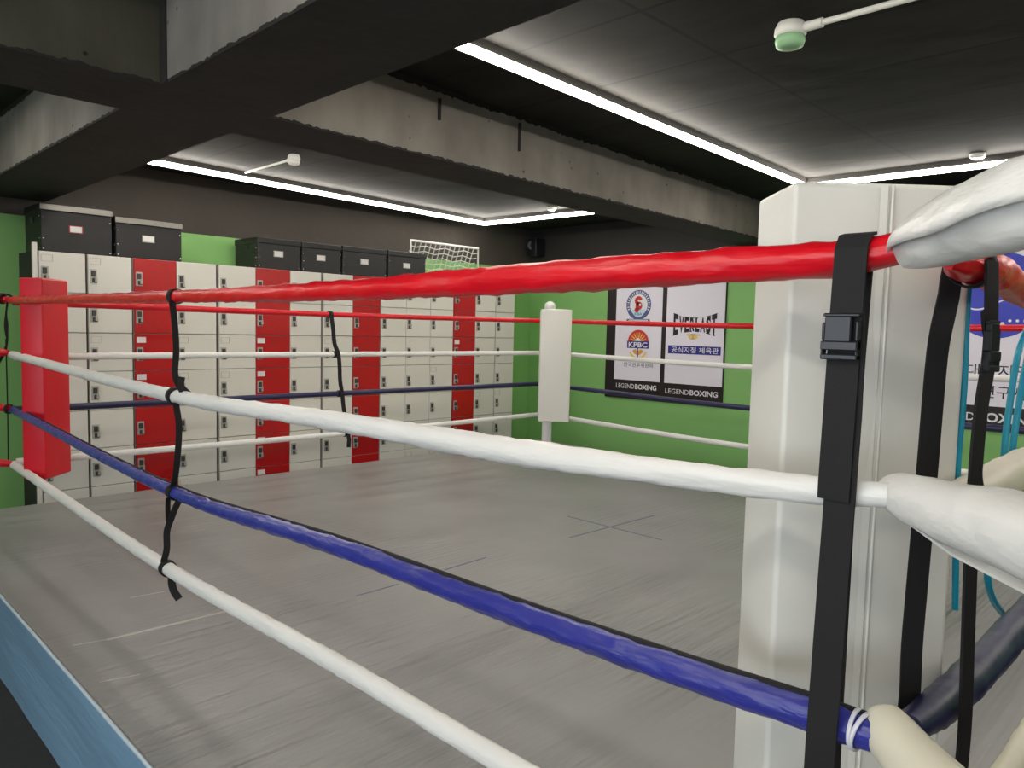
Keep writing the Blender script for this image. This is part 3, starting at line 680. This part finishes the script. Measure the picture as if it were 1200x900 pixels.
for (c0, c1, lb) in units:
    ga = .010 if c0 in (4, 7) else .006 if c0 in (1, 2) else .003; gb = .010 if c1 in (4, 7) else .006 if c1 in (1, 2) else .003   # gaps between units
    xa = colx[c0]+ga; xb = colx[c1]-gb
    u = thing('locker', lb, 'locker', ((xa+xb)/2, YL+.22, -H), 'steel lockers along the wall')
    b = MB(); zb = ZT-7*RH
    b.box((xa, YL+.012, zb), (xb, YL+.45, ZT), bev=.002)
    b.box((xa+.012, YL+.03, -H), (xb-.012, YL+.43, zb), 1)
    b.build('body', ['locker_body', 'locker_base'], u)
    if c0 == 0:
        MB().box((xa-.034, YL, -H), (xa-.004, YL+.03, ZT+.055), bev=.002).build('end_strip', 'locker_white', u)
        MB().box((xa-.018, YL+.032, -H), (xa-.006, YL+.46, ZT), bev=.002).build('side_panel', 'wall_black', u, label='black side panel')
    for ci in range(c0, c1):
        x0 = colx[ci]+(ga+.003 if ci == c0 else .002); x1 = colx[ci+1]-(gb+.003 if ci == c1-1 else .002)
        for r in range(7):
            z1 = ZT-r*RH-.003; z0 = ZT-(r+1)*RH+.003
            mt = 'locker_red' if colc[ci] == 'r' else 'locker_white'
            dm = MB(); dm.box((x0, YL-.006, z0), (x1, YL+.0115, z1), bev=.0025)
            o = dm.build('door', mt, u, label='red door' if colc[ci] == 'r' and (c1-c0) > 1 else None)
            # lock: plate with a dark dial block
            lx = x0+.034; lz = (z0+z1)/2-.014
            h = MB(); h.box((lx-.024, YL-.012, lz-.052), (lx+.024, YL-.006, lz+.052), 0, bev=.0015)
            h.box((lx-.016, YL-.026, lz-.002), (lx+.012, YL-.012, lz+.040), 1, bev=.003)
            h.box((lx-.010, YL-.022, lz-.046), (lx+.024, YL-.012, lz-.014), 1, bev=.003)
            h.box((lx+.004, YL-.030, lz-.040), (lx+.020, YL-.022, lz+.000), 0, bev=.002)
            h.build('handle', ['lock_plate', 'lock_dial'], o)
            if (r == 0 and ci < 2) or (r in (2, 3) and ci in (2, 3, 4, 5)) or (r > 1 and ci != 2 and random.random() < .2):
                q = MB(); pz = z1-.045
                fr = 'paper' if colc[ci] == 'r' else random.choice(['pale_frame', 'pale_frame', 'paper'])
                if colc[ci] != 'r':
                    for (a, bb, cc, dd) in ((x0+.012, pz-.024, x0+.085, pz-.022), (x0+.012, pz+.022, x0+.085, pz+.024), (x0+.012, pz-.024, x0+.0145, pz+.024), (x0+.0825, pz-.024, x0+.085, pz+.024)):
                        q.box((a, YL-.008, bb), (cc, YL-.006, dd))
                else: q.box((x0+.012, YL-.008, pz-.022), (x0+.080, YL-.006, pz+.022))
                q.build('label_holder', fr if colc[ci] == 'r' else 'pale_frame', o)

# ---------------------------------------------------------------- trunks on the lockers
trunks = [(1.437, 1.905, .335, 'leftmost black trunk on the lockers, above the two left cream columns', 'r'),
          (1.925, 2.415, .300, 'black trunk left of the green gap, above the first red locker column', 'p'),
          (3.045, 3.455, .262, 'black trunk just right of the green gap, first of the row of four', 'p'),
          (3.463, 3.872, .262, 'second black trunk in the row of four right of the green gap', 'p'),
          (3.884, 4.385, .268, 'third black trunk in the row of four right of the green gap', 'p'),
          (4.400, 4.872, .272, 'last black trunk in the row, beside the small white net goal', 'p')]
for (x0, x1, h, lb, fr) in trunks:
    y0 = YL+.005; y1 = YL+.44; z = ZT+.001
    t = thing('storage_trunk', lb, 'trunk', ((x0+x1)/2, (y0+y1)/2, z), 'black trunks on top of the lockers')
    MB().box((x0+.004, y0+.004, z), (x1-.004, y1-.004, z+h-.05), bev=.004).build('body', 'box_black', t)
    l_ = MB(); l_.box((x0, y0, z+h-.052), (x1, y1, z+h), 0, bev=.004); l_.box((x0-.001, y0-.0025, z+h-.046), (x1+.001, y0+.001, z+h-.006), 1 if fr == 'r' or x0 < 2 else 0, bev=.001)
    lid = l_.build('lid', ['box_black', 'box_lid'], t)
    cx = (x0+x1)/2-.01; cz = z+h*.5
    g = MB(); g.box((cx-.045, y0-.001, cz-.026), (cx+.045, y0+.004, cz+.026), 0); g.box((cx-.038, y0-.003, cz-.021), (cx+.038, y0-.001, cz+.021), 1)
    g.build('name_tag', ['tagframe' if fr == 'r' else 'locker_body', 'paper'], t)
    for (rx, rz) in ((x0+.018, .02), (x0+.018, .09), (x0+.018, h-.10), (x1-.018, .02), (x1-.018, h-.10)):
        MB().lathe((rx, y0+.004, z+rz), [(.007, 0), (.006, .004), (.002, .006)], (0, -1, 0), 10).build('rivet', 'rivet', t)
    for (ry, rz) in ((y0+.03, .02), (y0+.03, .09), (y0+.15, .02), (y0+.03, h-.09)):
        MB().lathe((x0+.004, ry, z+rz), [(.008, 0), (.007, .004), (.002, .006)], (-1, 0, 0), 10).build('rivet', 'rivet', t)
    hs = MB(); hs.box((x0-.004, y0+.18, z+h*.62), (x0+.004, y0+.26, z+h*.74), bev=.002); hs.build('side_handle', 'buckle', t)

# small goal with a net
t = thing('small_net_goal', 'small white framed goal with a net standing on the lockers at the right', 'goal', (5.35, 6.35, ZT))
gx0, gx1, gy, gz = 4.87, 5.82, 6.36, 2.125
f = MB()
f.tube([(gx0, gy, ZT+.012), (gx0, gy, gz), (gx1, gy, gz), (gx1, gy, ZT+.012)], .013, 10); f.tube([(gx0, gy, ZT+.012), (gx0, gy+.18, ZT+.012), (gx1, gy+.18, ZT+.012), (gx1, gy, ZT+.012)], .011, 10)
f.build('frame', 'net', t)
n_ = MB()
for i in range(1, 14):
    x = gx0+(gx1-gx0)*i/14; n_.tube([(x, gy, gz), (x, gy+.05, gz-.12), (x+.01*math.sin(i), gy+.12, ZT+.15), (x, gy+.18, ZT+.012)], .006, 6)
for j in range(1, 8):
    a = j/8; yy = gy+.18*a; zz = gz-(gz-ZT)*a
    n_.tube([(gx0+(gx1-gx0)*k/14, yy-.015, zz-.012*math.sin(k*PI/2)) for k in range(15)], .006, 6)
n_.build('net', 'net', t)

# speaker in the far corner
t = thing('wall_speaker', 'small black speaker high in the far corner of the room', 'speaker', (6.86, 6.42, 2.13))
MB().box((6.78, 6.36, 2.13), (6.94, 6.52, 2.35), bev=.01).build('cabinet', 'buckle', t)
MB().lathe((6.785, 6.44, 2.26), [(.055, 0), (.05, .006), (.02, -.004)], (-.8, -.6, 0)).build('cone', 'speaker_grey', t)

# ---------------------------------------------------------------- banners
bfont = None
def text_mesh(body, size, bold=0.0, shear=0.0, sx=1.0):
    cu = bpy.data.curves.new('t', 'FONT'); cu.body = body; cu.size = size; cu.align_x = 'LEFT'; cu.offset = bold; cu.shear = shear; cu.resolution_u = 3
    ob = bpy.data.objects.new('t', cu); C.objects.link(ob)
    dg = bpy.context.evaluated_depsgraph_get(); me = bpy.data.meshes.new_from_object(ob.evaluated_get(dg))
    vs = [v.co.copy() for v in me.vertices]; fs = [list(p.vertices) for p in me.polygons]
    bpy.data.objects.remove(ob); bpy.data.curves.remove(cu); bpy.data.meshes.remove(me)
    return vs, fs
def wtext(mb, body, y0, y1, z0, z1, x, mi, bold=0.004, warp=None, shear=0.0):
    """text fitted to y0 (left) .. y1 (right) and z0 .. z1 on the banner plane; y falls to the right"""
    vs, fs = text_mesh(body, 1.0, bold, shear)
    if not vs: return
    ax = min(v.x for v in vs); bx_ = max(v.x for v in vs); ay = min(v.y for v in vs); by = max(v.y for v in vs)
    out = []
    for v in vs:
        u = (v.x-ax)/(bx_-ax); h = (v.y-ay)/(by-ay)
        if warp: h = warp(u, h)
        out.append((x, y0+(y1-y0)*u, z0+(z1-z0)*h))
    mb.add(out, fs, mi)
def disc(mb, cy, cz, r0, r1, x, mi, a0=0, a1=2*PI, seg=48, sy=1.0):
    vs = []; fs = []
    for k in range(seg+1):
        a = a0+(a1-a0)*k/seg
        for r in (r0, r1): vs.append((x, cy-math.cos(a)*r*sy, cz+math.sin(a)*r))
    for k in range(seg): fs.append([2*k, 2*k+1, 2*k+3, 2*k+2])
    mb.add(vs, fs, mi)
def banner_base(label, y0, y1, z0, z1, panels, foot):
    t = thing('wall_banner', label, 'banner', (XW-.01, (y0+y1)/2, z0), 'banners on the green wall')
    MB().box((XW-.02, y1, z0), (XW-.001, y0, z1), bev=.002).build('backing_board', 'banner_black', t)
    for (a, b) in panels:
        MB().box((XW-.024, b, foot), (XW-.019, a, z1-.02)).build('white_panel', 'banner_white', t)
    return t
XT = XW-.0255
t = banner_base('pair of white banners on a black board, with a round crest and big black lettering', 5.355, 3.85, .475, 1.99, [(5.222, 4.605), (4.548, 3.858)], .685)
g = MB(); GM = ['ink_slate', 'ink_red', 'ink_pale', 'ink_white', 'ink_orange', 'ink_yellow', 'ink_blue', 'ink_grey']
cy, cz = 4.915, 1.525
disc(g, cy, cz, .0, .165, XT, 0); disc(g, cy, cz, 0, .118, XT-.0006, 3); disc(g, cy, cz-.05, 0, .085, XT-.0012, 2, PI, 2*PI)
for k in range(22):                                   # ring lettering as short white strokes
    a = -PI*.12+k*(PI*1.24)/21; dy, dz = math.cos(a), math.sin(a); p = Vector((XT-.0012, cy-dy*.141, cz+dz*.141)); tq = Vector((0, dz, dy))*.006; rq = Vector((0, -dy, dz))*.014
    g.add([p-tq-rq, p+tq-rq, p+tq*.3+rq, p-tq+rq], [[0, 1, 2, 3]], 3)
# red rooster-like curl: body, neck, tail
for (oy, oz, r0, r1, a0, a1) in ((0, .045, .012, .052, PI*.1, PI*1.55), (-.005, -.01, .0, .045, 0, 2*PI), (.022, -.055, .0, .030, 0, 2*PI)):
    disc(g, cy+oy, cz+oz, r0, r1, XT-.002, 1, a0, a1, 28)
disc(g, cy-.02, cz-.0, 0, .014, XT-.0026, 3)
wtext(g, 'KBA', cy+.05, cy-.05, cz-.115, cz-.085, XT-.002, 0, .01)
# banner ribbon under the crest
g.add([(XT-.001, cy+.17, cz-.20), (XT-.001, cy-.17, cz-.20), (XT-.001, cy-.15, cz-.155), (XT-.001, cy+.15, cz-.155)], [[0, 1, 2, 3]], 7)
g.add([(XT-.0015, cy+.135, cz-.192), (XT-.0015, cy-.135, cz-.192), (XT-.0015, cy-.125, cz-.163), (XT-.0015, cy+.125, cz-.163)], [[0, 1, 2, 3]], 3)
wtext(g, 'BOXING ASSOCIATION', cy+.12, cy-.12, cz-.186, cz-.168, XT-.002, 0, .004)
g.build('round_crest', GM, t)
g = MB(); cy, cz = 4.905, 1.13
disc(g, cy, cz-.02, 0, .140, XT, 1, 0, PI); disc(g, cy, cz-.02, 0, .112, XT-.0006, 4, 0, PI); disc(g, cy, cz-.02, 0, .086, XT-.0012, 5, 0, PI); 
for k in range(9):
    a = PI*(k+.5)/9; dy, dz = math.cos(a), math.sin(a); p = Vector((XT-.0018, cy-dy*.09, cz-.02+dz*.09)); tq = Vector((0, dz, dy))*.006; rq = Vector((0, -dy, dz))*.045
    g.add([p-tq-rq, p+tq-rq, p+tq*1.5+rq, p-tq*1.5+rq], [[0, 1, 2, 3]], 1)
disc(g, cy, cz, 0, .03, XT-.0024, 3, 0, 2*PI)
g.add([(XT-.003, cy+.145, cz-.085), (XT-.003, cy-.145, cz-.085), (XT-.003, cy-.145, cz-.005), (XT-.003, cy+.145, cz-.005)], [[0, 1, 2, 3]], 6)
wtext(g, 'KPBC', cy+.125, cy-.125, cz-.075, cz-.017, XT-.0036, 3, .02)
disc(g, cy, cz-.085, .10, .125, XT, 5, PI*1.12, PI*1.88); disc(g, cy, cz-.085, .03, .075, XT, 4, PI*1.1, PI*1.9); g.add([(XT-.001, cy+.008, cz-.20), (XT-.001, cy-.008, cz-.20), (XT-.001, cy-.008, cz-.085), (XT-.001, cy+.008, cz-.085)], [[0, 1, 2, 3]], 0)
g.build('sunburst_crest', GM, t)
g = MB(); wtext(g, '한국권투위원회', 5.09, 4.70, .835, .885, XT, 7, .006); g.build('small_lettering', GM, t)
g = MB()
EV = 'EVERLAST'; span = (0, .13, .26, .385, .51, .62, .75, .87, 1.0)
top = {'E': (0, .9), 'V': None, 'R': (0, .8), 'L': (0, .5), 'A': None, 'S': (.1, .9), 'T': (0, 1)}
bot = {'E': (0, .9), 'V': None, 'R': (0, .45), 'L': (0, .9), 'A': None, 'S': (.1, .9), 'T': (.3, .7)}
for k, ch in enumerate(EV):
    u0, u1 = span[k]+.008, span[k+1]-.008
    sc_ = lambda u: .86+.62*(2*u-1)**2
    vs, fs = text_mesh(ch, 1.0, .045); ax = min(v.x for v in vs); bx_ = max(v.x for v in vs); ay = min(v.y for v in vs); by = max(v.y for v in vs)
    g.add([(XT, 4.46-.52*(u0+(u1-u0)*(v.x-ax)/(bx_-ax)), 1.315+.16*((v.y-ay)/(by-ay)-.5)*sc_(u0+(u1-u0)*(v.x-ax)/(bx_-ax))) for v in vs], fs, 0)
    for tb, sg in ((top, 1), (bot, -1)):
        if tb[ch]:
            a = u0+(u1-u0)*tb[ch][0]; b_ = u0+(u1-u0)*tb[ch][1]; za = 1.315+.08*sg*sc_(a); zb_ = 1.315+.08*sg*sc_(b_)
            g.add([(XT-.0004, 4.463-.52*a, za-.005), (XT-.0004, 4.457-.52*b_, zb_-.005), (XT-.0004, 4.457-.52*b_, zb_+.005), (XT-.0004, 4.463-.52*a, za+.005)], [[0, 1, 2, 3]], 0)
g.build('big_lettering', ['ink_black'], t)
g = MB(); disc(g, 4.215, 1.19, .0, .030, XT, 0, sy=1.9); disc(g, 4.245, 1.19, 0, .022, XT-.001, 1, sy=1.2); disc(g, 4.18, 1.187, 0, .022, XT-.001, 1, sy=1.2); g.add([(XT-.0005, 4.30, 1.205), (XT-.0005, 4.12, 1.205), (XT-.0005, 4.14, 1.215), (XT-.0005, 4.28, 1.215)], [[0, 1, 2, 3]], 0)
g.build('gloves_mark', ['ink_gold', 'ink_yellow'], t)
g = MB(); g.add([(XT, 4.512, 1.005), (XT, 3.885, 1.005), (XT, 3.885, 1.092), (XT, 4.512, 1.092)], [[0, 1, 2, 3]], 0)
wtext(g, '공식지정 체육관', 4.47, 3.91, 1.018, 1.080, XT-.001, 1, .008); g.build('blue_lettering_bar', ['ink_blue', 'ink_white'], t)
XB = XW-.0215
for (a, b) in ((5.19, 4.645), (4.53, 3.90)):
    g = MB(); w_ = a-b; zz = .59 if a > 5 else .575
    wtext(g, 'LEGEND', a, a-w_*.46, zz, zz+.052, XB, 0, .002); wtext(g, 'BOXING', a-w_*.48, b, zz-.002, zz+.056, XB, 1, .03)
    g.build('footer_lettering', ['ink_white', 'ink_white'], t)
# right-hand banner
t = banner_base('white banner with a large blue emblem seen between the white pad and the right edge', 2.03, .20, .50, 1.99, [(1.955, 1.13), (1.07, .24)], .70)
g = MB(); cy, cz = 1.50, 1.58
disc(g, cy, cz, 0, .34, XT, 0, seg=64); 
disc(g, cy+.13, cz+.02, .125, .137, XT-.001, 1, PI*1.0, PI*2.35); disc(g, cy-.12, cz-.22, .19, .202, XT-.001, 1, PI*.15, PI*.85); disc(g, cy-.18, cz+.19, .17, .182, XT-.001, 1, PI*.9, PI*1.9)
disc(g, cy+.03, cz+.2, .1, .108, XT-.001, 1, PI*1.2, PI*2.2); disc(g, cy-.04, cz-.24, .0, .035, XT-.001, 1, seg=6)
for k in range(5):
    disc(g, cy-.10-.05*k, cz-.20+.05*k*0, 0, .013, XT-.001, 1, seg=5)
g.build('blue_emblem', ['ink_midblue', 'ink_white'], t)
g = MB(); wtext(g, '대한지도자', 1.675, 1.125, .935, 1.035, XT, 0, .006); g.build('upper_lettering', ['ink_black'], t)
g = MB(); wtext(g, '연구시범', 1.56, 1.16, .765, .865, XT, 0, .006); g.build('lower_lettering', ['ink_black'], t)
g = MB(); wtext(g, 'LEGEND', 1.93, 1.60, .575, .64, XB, 0, .002); wtext(g, 'BOXING', 1.58, 1.16, .572, .648, XB, 0, .03); g.build('footer_lettering', ['ink_white'], t)
g = MB(); wtext(g, 'LEGEND', 1.03, .70, .575, .64, XB, 0, .002); wtext(g, 'BOXING', .68, .28, .572, .648, XB, 0, .03); g.build('footer_lettering', ['ink_white'], t)

# ---------------------------------------------------------------- lift everything so the floor is z = 0
for o in list(C.objects):
    if o.parent is None: o.location.z += H

# ---------------------------------------------------------------- camera
cam = bpy.data.cameras.new('camera'); co = bpy.data.objects.new('camera', cam); C.objects.link(co)
cam.sensor_width = 36; cam.lens = 881/1200*36; cam.clip_start = .02
R = Matrix(((0.70491229, 0.03458584, -0.70845077), (-0.70889842, 0.06772708, -0.70205134), (0.02370027, 0.99710424, 0.0722595)))
co.matrix_world = Matrix.Translation((0, 0, 1.22+H)) @ R.to_4x4()
bpy.context.scene.camera = co
wd = bpy.data.worlds.new('world'); bpy.context.scene.world = wd; wd.use_nodes = True
wd.node_tree.nodes['Background'].inputs[0].default_value = (.6, .75, 1, 1); wd.node_tree.nodes['Background'].inputs[1].default_value = .3
sc = bpy.context.scene
sc.view_settings.view_transform = 'Standard'; sc.view_settings.look = 'None'; sc.view_settings.gamma = 1; sc.view_settings.use_curve_mapping = False
sc.view_settings.exposure = 0.74
sc.cycles.use_denoising = True; sc.cycles.max_bounces = 8
